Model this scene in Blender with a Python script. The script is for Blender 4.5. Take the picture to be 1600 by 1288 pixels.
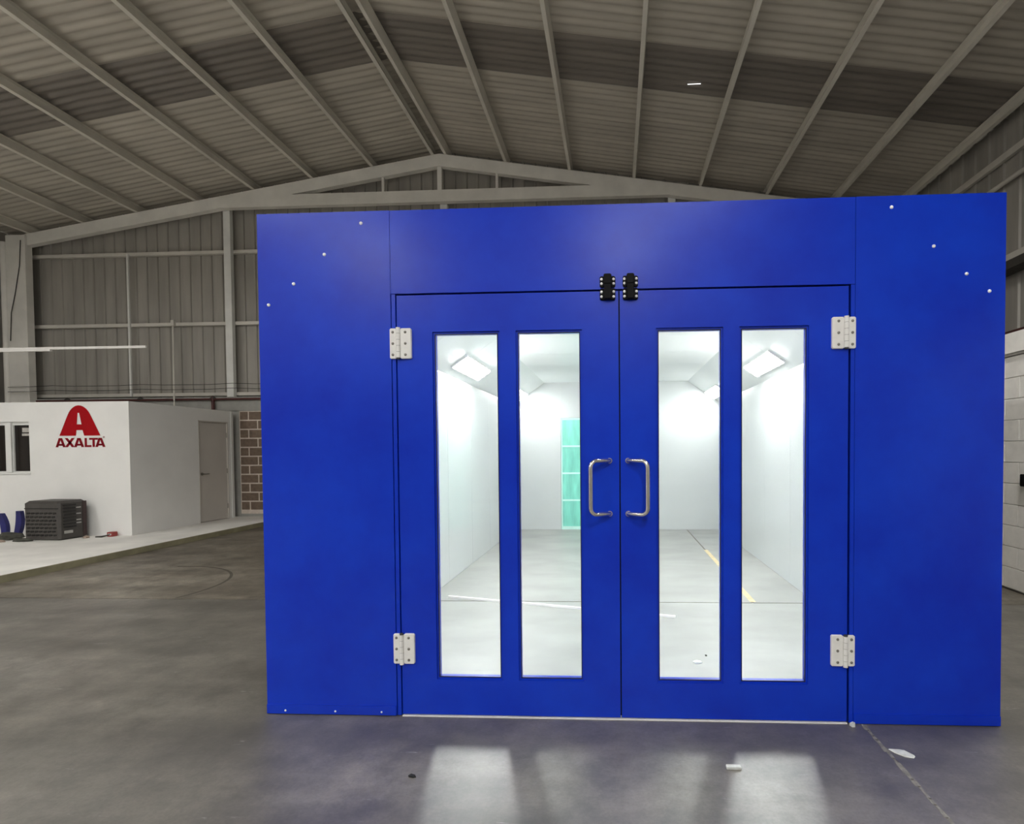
import bpy, bmesh, math, random
from mathutils import Matrix, Vector
random.seed(7)
for o in list(bpy.data.objects): bpy.data.objects.remove(o)
SC = bpy.context.scene
COL = SC.collection

# ------------------------------------------------------------------ camera
cam_d = bpy.data.cameras.new('camera')
cam = bpy.data.objects.new('camera', cam_d); COL.objects.link(cam)
F, CX, CY = 850.0, 919.067, 725.64
yaw, pit, rol = (math.radians(a) for a in (2.84249821, 1.44809278, -0.39750484))
Ry = Matrix(((math.cos(yaw), 0, math.sin(yaw)), (0, 1, 0), (-math.sin(yaw), 0, math.cos(yaw))))
Rx = Matrix(((1, 0, 0), (0, math.cos(pit), -math.sin(pit)), (0, math.sin(pit), math.cos(pit))))
Rz = Matrix(((math.cos(rol), -math.sin(rol), 0), (math.sin(rol), math.cos(rol), 0), (0, 0, 1)))
Rm = Rz @ Rx @ Ry
def w(r): return Vector((r[0], r[2], -r[1]))
rt, dn, fw = w(Rm[0]), w(Rm[1]), w(Rm[2])
M = Matrix.Identity(4)
for i in range(3):
    M[i][0] = rt[i]; M[i][1] = -dn[i]; M[i][2] = -fw[i]
M[2][3] = 1.45
cam.matrix_world = M
cam_d.sensor_fit = 'HORIZONTAL'; cam_d.sensor_width = 36.0; cam_d.lens = 36.0 * F / 1600
cam_d.shift_x = (800 - CX) / 1600; cam_d.shift_y = (CY - 644) / 1600
cam_d.clip_start = .05; cam_d.clip_end = 200
SC.camera = cam

# ------------------------------------------------------------------ world, exposure
WORLD_L = 0.8
wd = bpy.data.worlds.new('overcast_sky'); SC.world = wd; wd.use_nodes = True
wn = wd.node_tree.nodes; bg = wn.get('Background') or wn.new('ShaderNodeBackground')
bg.inputs['Color'].default_value = (1.0, .985, .95, 1); bg.inputs['Strength'].default_value = WORLD_L
UNSEEN_LAMP = 92.0
BOOTH_LAMP = 105.0
vs = SC.view_settings
vs.view_transform = 'Standard'; vs.look = 'None'; vs.gamma = 1; vs.use_curve_mapping = False
vs.exposure = 0.0

# ------------------------------------------------------------------ materials
def _nt(name):
    m = bpy.data.materials.new(name); m.use_nodes = True
    nt = m.node_tree; b = nt.nodes['Principled BSDF']
    return m, nt, b
def noise(nt, scale, detail=4, rough=.55, stretch=(1, 1, 1), coord='Object', rot=(0, 0, 0)):
    tc = nt.nodes.new('ShaderNodeTexCoord'); mp = nt.nodes.new('ShaderNodeMapping')
    if coord == 'World':
        g = nt.nodes.new('ShaderNodeNewGeometry'); nt.links.new(g.outputs['Position'], mp.inputs['Vector'])
    else:
        nt.links.new(tc.outputs[coord], mp.inputs['Vector'])
    mp.inputs['Scale'].default_value = stretch; mp.inputs['Rotation'].default_value = rot
    n = nt.nodes.new('ShaderNodeTexNoise'); n.inputs['Scale'].default_value = scale
    n.inputs['Detail'].default_value = detail; n.inputs['Roughness'].default_value = rough
    nt.links.new(mp.outputs['Vector'], n.inputs['Vector'])
    return n.outputs['Fac']
def ramp(nt, fac, stops):
    r = nt.nodes.new('ShaderNodeValToRGB'); e = r.color_ramp.elements
    while len(e) < len(stops): e.new(.5)
    for el, (p, c) in zip(e, stops):
        el.position = p; el.color = (*c, 1) if len(c) == 3 else c
    nt.links.new(fac, r.inputs['Fac']); return r.outputs['Color']
def mixc(nt, a, b, fac, mode='MIX'):
    x = nt.nodes.new('ShaderNodeMix'); x.data_type = 'RGBA'; x.blend_type = mode
    for sock, v in ((x.inputs[0], fac), (x.inputs[6], a), (x.inputs[7], b)):
        if hasattr(v, 'is_linked') or hasattr(v, 'links'): nt.links.new(v, sock)
        elif isinstance(v, (int, float)): sock.default_value = v
        else: sock.default_value = (*v, 1)
    return x.outputs[2]
def bump(nt, b, fac, strength, dist=.01):
    n = nt.nodes.new('ShaderNodeBump'); n.inputs['Strength'].default_value = strength
    n.inputs['Distance'].default_value = dist
    nt.links.new(fac, n.inputs['Height']); nt.links.new(n.outputs['Normal'], b.inputs['Normal'])
def mat(name, col, rough=.6, metal=0, var=.12, scale=6, spec=.5, stretch=(1, 1, 1), coat=0, bmp=0, coord='World'):
    m, nt, b = _nt(name)
    f = noise(nt, scale, stretch=stretch, coord=coord)
    lo = tuple(c * (1 - var) for c in col); hi = tuple(min(1, c * (1 + var)) for c in col)
    nt.links.new(ramp(nt, f, [(.3, lo), (.7, hi)]), b.inputs['Base Color'])
    b.inputs['Roughness'].default_value = rough; b.inputs['Metallic'].default_value = metal
    b.inputs['Specular IOR Level'].default_value = spec
    b.inputs['Coat Weight'].default_value = coat; b.inputs['Coat Roughness'].default_value = .12
    if bmp: bump(nt, b, noise(nt, scale * 12, coord=coord), bmp)
    return m
def emit(name, col, strength):
    m, nt, b = _nt(name)
    nt.nodes.remove(b)
    e = nt.nodes.new('ShaderNodeEmission'); e.inputs['Color'].default_value = (*col, 1); e.inputs['Strength'].default_value = strength
    nt.links.new(e.outputs[0], nt.nodes['Material Output'].inputs[0]); return m
def glass(name, tint, ior=1.45):
    m, nt, b = _nt(name); nt.nodes.remove(b)
    t = nt.nodes.new('ShaderNodeBsdfTransparent'); t.inputs['Color'].default_value = (*tint, 1)
    g = nt.nodes.new('ShaderNodeBsdfGlossy'); g.inputs['Roughness'].default_value = .02
    fr = nt.nodes.new('ShaderNodeFresnel'); fr.inputs['IOR'].default_value = ior
    mx = nt.nodes.new('ShaderNodeMixShader')
    nt.links.new(fr.outputs[0], mx.inputs[0]); nt.links.new(t.outputs[0], mx.inputs[1]); nt.links.new(g.outputs[0], mx.inputs[2])
    nt.links.new(mx.outputs[0], nt.nodes['Material Output'].inputs[0]); return m

def concrete(name, a, b_, c, rough=.42, spec=.5, extra=True, ior=1.5):
    m, nt, b = _nt(name)
    big = noise(nt, .55, 6, .62, coord='World')
    streak = noise(nt, .9, 5, .6, stretch=(.5, 2.6, 1), coord='World', rot=(0, 0, math.radians(-38)))
    fine = noise(nt, 16, 6, .7, coord='World')
    col = ramp(nt, big, [(.32, a), (.55, b_), (.72, c)])
    col = mixc(nt, col, ramp(nt, streak, [(.34, (.52, .5, .47)), (.55, (1.0, .99, .97)), (.68, (1.45, 1.44, 1.42))]), .8, 'MULTIPLY')
    col = mixc(nt, col, ramp(nt, fine, [(.3, (.8, .8, .8)), (.7, (1.18, 1.18, 1.18))]), .75, 'MULTIPLY')
    if extra:
        mid = noise(nt, 3.6, 10, .72, coord='World'); gr = noise(nt, 70, 3, .6, coord='World')
        col = mixc(nt, col, ramp(nt, mid, [(.36, (.58, .57, .55)), (.5, (1, 1, 1)), (.64, (1.42, 1.41, 1.39))]), .9, 'MULTIPLY')
        col = mixc(nt, col, ramp(nt, gr, [(.32, (.72, .72, .72)), (.5, (1, 1, 1)), (.7, (1.22, 1.22, 1.22))]), .6, 'MULTIPLY')
        scr = noise(nt, 3.2, 8, .78, stretch=(1, 6, 1), coord='World', rot=(0, 0, math.radians(35)))
        col = mixc(nt, col, (.46, .45, .43), ramp(nt, scr, [(.63, (0, 0, 0)), (.72, (.7, .7, .7))]))
    nt.links.new(col, b.inputs['Base Color'])
    nt.links.new(ramp(nt, big, [(.3, (rough + .1,) * 3), (.7, (rough - .08,) * 3)]), b.inputs['Roughness'])
    b.inputs['Specular IOR Level'].default_value = spec; b.inputs['IOR'].default_value = ior
    bump(nt, b, fine, .12, .006)
    return m

MT = {}
MT['slab_near'] = concrete('polished_concrete', (.070, .063, .053), (.128, .117, .102), (.20, .19, .172), .42, 1.0, True, 1.72)
MT['slab_far'] = concrete('stained_concrete', (.105, .09, .072), (.175, .156, .13), (.33, .30, .258), .45, .5)
MT['yard'] = concrete('yard_concrete', (.18, .17, .15), (.22, .21, .19), (.26, .25, .23), .7, .4, False)
MT['lit_floor'] = mat('lit_floor_concrete', (.27, .272, .26), .45, var=.14, scale=1.4, stretch=(1, 1.6, 1), spec=.5, bmp=.05)  # paler floor colour standing in for booth light
MT['joint'] = mat('joint_filler', (.205, .195, .18), .8, var=.35, scale=30, bmp=.4)
MT['walkway'] = mat('painted_walkway', (.74, .725, .69), .6, var=.1, scale=2.2, bmp=.05)
MT['walkway_edge'] = mat('walkway_edge', (.27, .25, .16), .7, var=.2, scale=5)
MT['yellow'] = mat('faded_yellow_paint', (.52, .42, .24), .6, var=.2, scale=14)
MT['tyre'] = mat('tyre_rubber_mark', (.085, .075, .062), .7, var=.3, scale=8)

def blue_mat():
    m, nt, b = _nt('blue_enamel')
    f = noise(nt, 2.3, 5, .6, coord='World')
    nt.links.new(ramp(nt, f, [(.15, (.002, .018, .42)), (.85, (.004, .052, .62))]), b.inputs['Base Color'])
    b.inputs['Roughness'].default_value = .28
    b.inputs['Specular IOR Level'].default_value = .3
    bump(nt, b, noise(nt, 60, 2, .5, coord='World'), .02, .002)
    return m
MT['blue'] = blue_mat()
MT['rubber'] = mat('black_rubber_seal', (.008, .009, .02), .7, var=.1)
MT['booth_white'] = mat('white_booth_panel', (.52, .54, .537), .2, var=.015, scale=2, spec=.6)
MT['booth_ceiling'] = mat('white_booth_ceiling', (.74, .765, .76), .35, var=.015, scale=2)
MT['galv'] = mat('galvanised_panel', (.52, .53, .53), .45, .3, var=.08, scale=4)
MT['pane'] = glass('clear_glass', (.96, .98, .975))
MT['steel'] = mat('brushed_steel', (.72, .70, .67), .24, 1.0, var=.05, scale=20)
MT['hinge'] = mat('pale_hinge_metal', (.80, .79, .76), .4, 0, var=.04, scale=30)
MT['hinge_pin'] = mat('dark_hinge_gap', (.045, .045, .045), .6, var=.1)
MT['screw'] = mat('zinc_screw', (.24, .225, .20), .35, .6, var=.1, scale=60)
MT['screw_bright'] = mat('bright_zinc_screw', (.95, .95, .95), .3, .1, var=.04, scale=60)
MT['black'] = mat('black_plastic', (.004, .004, .005), .55, var=.2, scale=20, spec=.12)
MT['teal'] = mat('teal_plastic_glazing', (.20, .62, .50), .3, var=.2, scale=3.5, stretch=(3, 1, .6))
MT['teal_bar'] = mat('pale_teal_bar', (.56, .84, .76), .4, var=.04)
MT['lamp_body'] = mat('white_lamp_housing', (.8, .8, .8), .4, var=.02)
MT['booth_lamp'] = emit('booth_lamp_diffuser', (1, 1, .985), BOOTH_LAMP)
MT['booth_lamp_dim'] = emit('dimmed_booth_lamp_diffuser', (1, 1, .985), BOOTH_LAMP * .4)  # rear pair dimmed to avoid hot spots on the rear wall
MT['daylight'] = emit('daylight_through_gap', (1, 1, 1), 2.0)
MT['unseen_lamp'] = emit('unseen_lamp_panel', (1, .985, .95), UNSEEN_LAMP)
MT['roof'] = mat('weathered_roof_sheet', (.52, .48, .41), .6, .0, var=.16, scale=1.6, stretch=(.35, 3, 1))
MT['rooflight'] = mat('aged_rooflight_sheet', (.22, .195, .17), .35, .0, var=.15, scale=2, stretch=(.4, 3, 1))
MT['cladding'] = mat('grey_wall_cladding', (.37, .35, .315), .5, .0, var=.16, scale=1.3, stretch=(3, 3, .35))
MT['frame'] = mat('grey_painted_steel', (.80, .775, .72), .55, var=.09, scale=2)
MT['purlin'] = mat('purlin_steel', (.76, .725, .645), .5, var=.1, scale=1.5)
MT['girt'] = mat('girt_steel', (.68, .65, .59), .5, var=.1, scale=2)
MT['post'] = mat('pale_post_steel', (.80, .80, .77), .5, var=.08, scale=3)
MT['concrete_wall'] = mat('grey_wall_concrete', (.33, .325, .30), .8, var=.1, scale=5, bmp=.15)
MT['mortar'] = mat('pale_mortar', (.66, .575, .50), .9, var=.12, scale=14, bmp=.3)
MT['block'] = mat('brown_concrete_block', (.19, .138, .104), .9, var=.18, scale=18, bmp=.5)
MT['white_block'] = mat('white_painted_block', (.88, .85, .80), .7, var=.06, scale=8, bmp=.2)
MT['white_joint'] = mat('grey_block_joint', (.45, .43, .40), .8, var=.1, scale=10)
MT['office_white'] = mat('white_office_render', (.74, .735, .715), .75, var=.04, scale=1.6, bmp=.05)
MT['office_door'] = mat('grey_office_door', (.52, .49, .45), .6, var=.05, scale=1.5)
MT['window_frame'] = mat('white_window_frame', (.70, .70, .68), .5, var=.03)
MT['dark_glass'] = mat('dark_window_glass', (.010, .007, .006), .06, var=.3, scale=3)
MT['sticker'] = mat('pale_sticker', (.42, .40, .37), .6, var=.2, scale=25)
MT['red'] = mat('red_sign_paint', (.33, .002, .006), .7, var=.05, scale=6, spec=.15)
MT['dark_red'] = mat('dark_red_sign_paint', (.20, .003, .01), .7, var=.05, scale=6, spec=.15)
MT['red_pipe'] = mat('dark_red_pipe_paint', (.075, .018, .016), .5, var=.2, scale=8)
MT['dark_pipe'] = mat('dark_pipe_paint', (.05, .045, .04), .6, var=.2, scale=8)
MT['cable'] = mat('black_cable', (.03, .028, .025), .7, var=.1)
MT['white_bar'] = mat('white_bar_paint', (.82, .80, .77), .5, var=.03)
MT['crate'] = mat('charcoal_plastic', (.055, .05, .046), .55, var=.15, scale=10)
MT['crate_dark'] = mat('black_crate_recess', (.018, .016, .015), .7, var=.2, scale=10)
MT['crate_side'] = mat('dark_brown_crate_side', (.045, .025, .024), .6, var=.2, scale=10)
MT['tag'] = mat('silver_tag', (.42, .41, .39), .4, var=.1, scale=20)
MT['navy'] = mat('navy_blue_plastic', (.012, .014, .13), .45, var=.2, scale=8)
MT['rag'] = mat('dark_rag', (.05, .05, .04), .9, var=.4, scale=10)
MT['card'] = mat('tan_cardboard', (.32, .25, .2), .8, var=.2, scale=10)
MT['red_box'] = mat('faded_red_carton', (.30, .045, .04), .6, var=.15, scale=20)
MT['paper'] = mat('white_paper', (.62, .64, .62), .7, var=.15, scale=40)
MT['scrap_black'] = mat('matt_black_scrap', (.01, .011, .011), .8, var=.2)  # black colour of the small floor scraps

# ------------------------------------------------------------------ mesh helpers
ORG = {}
def link(o, parent, org):
    COL.objects.link(o)
    if parent is not None:
        o.parent = parent; o.location = Vector(org) - ORG[parent.name]
    else:
        o.location = org
    ORG[o.name] = Vector(org)
    return o
def tag(o, label=None, cat=None, group=None, kind=None):
    if label: o['label'] = label
    if cat: o['category'] = cat
    if group: o['group'] = group
    if kind: o['kind'] = kind
    return o
def empty(name, loc, parent=None, **k):
    o = bpy.data.objects.new(name, None); o.empty_display_size = .1
    link(o, parent, loc); return tag(o, **k)
def part(name, me, org, parent):
    return link(bpy.data.objects.new(name, me), parent, org)

class MB:
    def __init__(s): s.v = []; s.f = []; s.mi = []; s.sm = []
    def add(s, vs, fs, mi=0, smooth=False):
        n = len(s.v); s.v += [tuple(v) for v in vs]
        for f in fs: s.f.append([i + n for i in f]); s.mi.append(mi); s.sm.append(smooth)
        return s
    def box(s, x0, x1, y0, y1, z0, z1, mi=0):
        v = [(x, y, z) for x in (x0, x1) for y in (y0, y1) for z in (z0, z1)]
        return s.add(v, [(0, 1, 3, 2), (4, 6, 7, 5), (0, 4, 5, 1), (2, 3, 7, 6), (0, 2, 6, 4), (1, 5, 7, 3)], mi)
    def cbox(s, x0, x1, y0, y1, z0, z1, c=.004, mi=0):
        """box whose four edges along Y are chamfered and whose -Y face is bevelled"""
        def ring(y, k, g):
            a0, a1, b0, b1 = x0 + g, x1 - g, z0 + g, z1 - g
            return [(a0 + k, y, b0), (a1 - k, y, b0), (a1, y, b0 + k), (a1, y, b1 - k), (a1 - k, y, b1), (a0 + k, y, b1), (a0, y, b1 - k), (a0, y, b0 + k)]
        R = [ring(y0, c, c * .5), ring(y0 + c * .5, c, 0), ring(y1, c, 0)]
        v = sum(R, []); fs = [tuple(range(8)), tuple(reversed(range(16, 24)))]
        for r in (0, 8):
            for i in range(8):
                j = (i + 1) % 8; fs.append((r + i, r + 8 + i, r + 8 + j, r + j))
        return s.add(v, fs, mi)
    def beam(s, a, b, wd, ht, up=(0, 0, 1), mi=0):
        a, b, up = Vector(a), Vector(b), Vector(up); d = (b - a).normalized()
        sx = d.cross(up).normalized(); uz = sx.cross(d)
        v = []
        for p in (a, b):
            for i, j in ((-1, -1), (1, -1), (1, 1), (-1, 1)): v.append(p + sx * wd / 2 * i + uz * ht / 2 * j)
        return s.add(v, [(0, 3, 2, 1), (4, 5, 6, 7), (0, 1, 5, 4), (1, 2, 6, 5), (2, 3, 7, 6), (3, 0, 4, 7)], mi)
    def tube(s, pts, r, n=12, mi=0, cap=True):
        pts = [Vector(p) for p in pts]; v = []; prev = None
        for i, p in enumerate(pts):
            d = (pts[min(i + 1, len(pts) - 1)] - pts[max(i - 1, 0)]).normalized()
            if prev is None:
                a = d.cross(Vector((0, 0, 1)) if abs(d.z) < .9 else Vector((1, 0, 0))).normalized()
            else:
                a = (prev - d * prev.dot(d)).normalized()
            prev = a; c = d.cross(a)
            rr = r[i] if isinstance(r, (list, tuple)) else r
            for k in range(n):
                t = 2 * math.pi * k / n; v.append(p + (a * math.cos(t) + c * math.sin(t)) * rr)
        fs = []
        for i in range(len(pts) - 1):
            for k in range(n):
                j = (k + 1) % n; fs.append((i * n + k, i * n + j, (i + 1) * n + j, (i + 1) * n + k))
        s.add(v, fs, mi, True)
        if cap:
            m = len(v); s.add(v[:n], [tuple(reversed(range(n)))], mi); s.add(v[m - n:], [tuple(range(n))], mi)
        return s
    def dome(s, c, r, h, n=10, axis='-y', mi=0):
        """low domed screw head pointing along -Y"""
        c = Vector(c); v = []
        for rr, hh in ((1, 0), (.92, .5), (.6, .88)):
            for k in range(n):
                t = 2 * math.pi * k / n; v.append(c + Vector((math.cos(t) * r * rr, -h * hh, math.sin(t) * r * rr)))
        v.append(c + Vector((0, -h, 0))); fs = []
        for i in range(2):
            for k in range(n):
                j = (k + 1) % n; fs.append((i * n + k, i * n + j, (i + 1) * n + j, (i + 1) * n + k))
        for k in range(n): fs.append((2 * n + k, 2 * n + (k + 1) % n, 3 * n))
        return s.add(v, fs, mi, True)
    def panel(s, x0, x1, z0, z1, y0, y1, holes, mi=0):
        """flat XZ panel with rectangular holes, no inner faces"""
        xs = sorted({x0, x1, *[h[0] for h in holes], *[h[1] for h in holes]})
        zs = sorted({z0, z1, *[h[2] for h in holes], *[h[3] for h in holes]})
        def solid(i, j):
            if i < 0 or j < 0 or i >= len(xs) - 1 or j >= len(zs) - 1: return False
            cx, cz = (xs[i] + xs[i + 1]) / 2, (zs[j] + zs[j + 1]) / 2
            return not any(h[0] < cx < h[1] and h[2] < cz < h[3] for h in holes)
        for i in range(len(xs) - 1):
            for j in range(len(zs) - 1):
                if not solid(i, j): continue
                a, b, c, d = xs[i], xs[i + 1], zs[j], zs[j + 1]
                s.add([(a, y0, c), (b, y0, c), (b, y0, d), (a, y0, d)], [(0, 1, 2, 3)], mi)
                s.add([(a, y1, c), (b, y1, c), (b, y1, d), (a, y1, d)], [(3, 2, 1, 0)], mi)
                if not solid(i - 1, j): s.add([(a, y0, c), (a, y0, d), (a, y1, d), (a, y1, c)], [(0, 1, 2, 3)], mi)
                if not solid(i + 1, j): s.add([(b, y0, c), (b, y0, d), (b, y1, d), (b, y1, c)], [(3, 2, 1, 0)], mi)
                if not solid(i, j - 1): s.add([(a, y0, c), (b, y0, c), (b, y1, c), (a, y1, c)], [(3, 2, 1, 0)], mi)
                if not solid(i, j + 1): s.add([(a, y0, d), (b, y0, d), (b, y1, d), (a, y1, d)], [(0, 1, 2, 3)], mi)
        return s
    def map(s, fn): s.v = [tuple(fn(Vector(v))) for v in s.v]; return s
    def mesh(s, name, mats):
        lo = [min(v[i] for v in s.v) for i in range(3)]; hi = [max(v[i] for v in s.v) for i in range(3)]
        org = Vector(((lo[0] + hi[0]) / 2, (lo[1] + hi[1]) / 2, lo[2]))
        me = bpy.data.meshes.new(name)
        me.from_pydata([Vector(v) - org for v in s.v], [], s.f)
        for m in (mats if isinstance(mats, (list, tuple)) else [mats]): me.materials.append(MT[m])
        me.polygons.foreach_set('material_index', s.mi); me.polygons.foreach_set('use_smooth', s.sm)
        bm = bmesh.new(); bm.from_mesh(me); bmesh.ops.remove_doubles(bm, verts=bm.verts, dist=1e-5)
        bmesh.ops.recalc_face_normals(bm, faces=bm.faces); bm.to_mesh(me); bm.free(); me.update()
        if any(s.sm): me.set_sharp_from_angle(angle=math.radians(50))
        return me, org
    def build(s, name, mats, parent=None, **k):
        me, org = s.mesh(name, mats)
        return tag(part(name, me, org, parent), **k)

# ------------------------------------------------------------------ dimensions (metres)
YF = 2.895                     # booth front plane
YW = 11.34                     # hall end wall
XL, XR, XB = -13.35, 5.85, 4.0  # left cladding, right cladding, white block wall
YR = -9.0                      # open rear end of the hall
RX, RZ, RS = -3.61, 7.62, .155  # ridge x, underside of purlins at ridge, roof slope
PH = .08                       # walkway height
def zr(x): return RZ - RS * abs(x - RX)

# ------------------------------------------------------------------ floor
fl = MB().box(XL, XR, YR, YW + .4, -.12, -.004).build('floor', 'joint', kind='structure',
    label='grey concrete hall floor with jointed slabs')
JX, JY = 1.292, 5.17
jw = .006
for (x0, x1, y0, y1, m) in ((-6.93, JX - jw, YR, JY - jw, 'slab_near'), (JX + jw, XR, YR, JY - jw, 'slab_near'),
                            (-6.93, JX - jw, JY + jw, YW, 'slab_far'), (JX + jw, XR, JY + jw, YW, 'slab_far')):
    MB().box(x0, x1, y0, y1, -.004, 0).build('slab', m, fl)
fj = MB()
random.seed(11)
y = 1.2
while y < 2.85:                                   # rough pale filler crumbs along the joint
    l = random.uniform(.03, .09); wv = random.uniform(.005, .013)
    fj.box(JX - wv + random.uniform(-.003, .003), JX + wv, y, y + l, -.004, .0012); y += l * random.uniform(.8, 1.5)
fj.build('joint_filler', 'joint', fl)
MB().box(1.272, 1.327, 5.2, 6.0, -.001, .0022).build('painted_line', 'yellow', fl)
MB().box(1.272, 1.327, 6.35, 7.9, -.001, .0022).build('painted_line', 'yellow', fl)
def floor_pt(x, y, z=0.):
    d = Vector(Rm.transposed() @ Vector(((x - CX) / F, (y - CY) / F, 1))); d = Vector((d[0], d[2], -d[1]))
    t = (z - 1.45) / d.z; return Vector((0, 0, 1.45)) + d * t
tm = MB()                                         # curved tyre mark on the far slab
pts = [Vector((-5.45 + 1.10 * math.sin(t), 5.55 + 1.12 * math.cos(t), .0015)) for t in (math.radians(-8 + 4 * i) for i in range(30))]
for a, b in zip(pts, pts[1:]):
    d = (b - a).normalized(); n = Vector((-d.y, d.x, 0)) * .016
    tm.add([a - n, b - n, b + n, a + n], [(0, 1, 2, 3)])
tm.build('tyre_mark', 'tyre', fl)

# yard beyond the open rear end
MB().box(-40, 30, -45, YR, -.12, -.01).build('floor_yard', 'yard', kind='structure', label='bare concrete yard outside the open hall end')

MB().box(-40, 30, -17.0, -16.7, -.1, 5.0).build('wall_sky_block', 'concrete_wall', kind='structure', label='unseen grey wall added to block sky reflections beyond the open hall end')  # unseen wall added to keep low sky out of the booth front's reflections

# raised walkway
wk = MB().box(XL, -6.95, YR, YW, -.02, PH).build('floor_walkway', 'walkway', kind='structure', label='raised pale walkway along the office')
MB().box(-6.95, -6.925, YR, YW, -.02, PH + .003).build('edge_strip', 'walkway_edge', wk)

# ------------------------------------------------------------------ end wall
wb = MB().box(XL, XR, YW, YW + .3, 0, 2.66).build('wall_back', 'concrete_wall', kind='structure', label='hall end wall of blockwork, concrete and grey cladding')
MB().box(-8.215, -8.055, YW - .03, YW, PH, 2.36).build('concrete_column', 'concrete_wall', wb)
MB().box(XL, XR, YW - .03, YW, 2.345, 2.64).build('concrete_beam', 'concrete_wall', wb)
MB().box(-8.055, -2.6, YW - .022, YW, PH + .06, 2.345).build('mortar_bed', 'mortar', wb)
bh, bw_ = .1935, .40
def block_mesh(name, m, L, H, D, c=.006):
    b = MB().cbox(0, L, 0, D, 0, H, c); return b.mesh(name, m)
full, fo = block_mesh('block', 'block', bw_ - .026, bh - .026, .03)
half, ho = block_mesh('block_half', 'block', bw_ / 2 - .026, bh - .026, .03)
random.seed(3)
for r in range(11):
    z = PH + .14 + r * bh
    if z + bh > 2.36: break
    x = -8.045; first = True
    off = r % 2 == 0
    while x < -2.8:
        if first and off: me, L = half, bw_ / 2
        else: me, L = full, bw_
        first = False
        if (me is half): o0 = ho
        else: o0 = fo
        part('block', me, Vector((x + L / 2 - .007, YW - .03 + .015 + random.uniform(0, .006), z + .007)), wb)
        x += L
MB().box(-8.05, -2.6, YW - .02, YW, PH, PH + .145).build('base_course', 'concrete_wall', wb)

def wave_sheet(L, span, pitch, amp, rib):
    """profile points (u, h) of one trapezoidal / rounded sheet of width L"""
    p = []; n = max(1, round(L / pitch)); q = L / n
    for i in range(n):
        u = i * q
        p += [(u, 0), (u + q * (1 - rib) * .5, 0), (u + q * (1 - rib) * .5 + q * rib * .22, amp), (u + q * (1 - rib) * .5 + q * rib * .78, amp), (u + q * (1 - rib) * .5 + q * rib, 0)]
    p.append((L, 0)); return p
# vertical cladding on the end wall: each sheet its own piece, cut along the roof line
sw = .985; x = XL
k = 0
while x < XR - .05:
    L = min(sw, XR - x); m = MB(); pr = wave_sheet(L, 0, .246, .028, .2)
    for (u, h), (u2, h2) in zip(pr, pr[1:]):
        a, b = x + u, x + u2
        m.add([(a, YW + .25 - h, 2.66), (b, YW + .25 - h2, 2.66), (b, YW + .25 - h2, zr(b) + .2), (a, YW + .25 - h, zr(a) + .2)], [(0, 1, 2, 3)])
    m.add([(x, YW + .27, 2.66), (x + L, YW + .27, 2.66), (x + L, YW + .27, zr(x + L) + .2), (x, YW + .27, zr(x) + .2)], [(3, 2, 1, 0)])
    m.build('cladding_sheet', 'cladding', wb); x += sw; k += 1
for z, x0, x1 in ((5.80, -13.2, XR), (4.265, -13.2, XR), (2.735, -13.2, XR)):
    MB().box(x0, x1, YW + .135, YW + .218, z - .035, z + .035).build('girt', 'girt', wb)
MB().box(-10.61, -10.57, YW + .10, YW + .135, 2.70, 5.80).build('sag_bar', 'post', wb)
for xp, zt in ((-8.285, zr(-8.285) - .2), (-3.565, 6.64), (1.19, 6.64)):
    MB().box(xp - .075, xp + .075, YW + .04, YW + .13, 2.66, zt).build('wind_post', 'post', wb)

# ------------------------------------------------------------------ side walls
def side_wall(name, X, sgn, z0, label):
    w_ = MB().box(min(X, X + sgn * .03), max(X, X + sgn * .03), YR, YW + .3, z0, z0 + .1).build(name, 'frame', kind='structure', label=label)
    y = YR
    while y < YW + .25:
        L = min(sw, YW + .3 - y); m = MB(); pr = wave_sheet(L, 0, .328, .028, .22)
        zt = zr(X) + .2
        for (u, h), (u2, h2) in zip(pr, pr[1:]):
            m.add([(X - sgn * h, y + u, z0), (X - sgn * h2, y + u2, z0), (X - sgn * h2, y + u2, zt), (X - sgn * h, y + u, zt)], [(0, 1, 2, 3)])
        m.add([(X + sgn * .02, y, z0), (X + sgn * .02, y + L, z0), (X + sgn * .02, y + L, zt), (X + sgn * .02, y, zt)], [(3, 2, 1, 0)])
        m.build('cladding_sheet', 'cladding', w_); y += sw
    for z in (5.75, 4.23):
        MB().box(min(X - sgn * .03, X - sgn * .09), max(X - sgn * .03, X - sgn * .09), YR, YW - .2, z - .05, z + .05).build('girt', 'girt', w_)
    return w_
wl = side_wall('wall_left', XL, -1, 0, 'left hall wall of grey corrugated cladding')
wr = side_wall('wall_right', XR, 1, 0, 'right hall wall of grey corrugated cladding')
MB().tube([(XR - .1, YR, 5.35), (XR - .1, YW - .3, 5.35)], .035, 10).build('eave_pipe', 'girt', wr)
MB().box(XR - .2, XR - .03, YR, YW, 2.98, 3.12).build('lower_rail', 'red_pipe', wr)
MB().box(XR - .28, XR - .03, YR, YW, 3.98, 4.10).build('shelf_rail', 'dark_pipe', wr)

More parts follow.
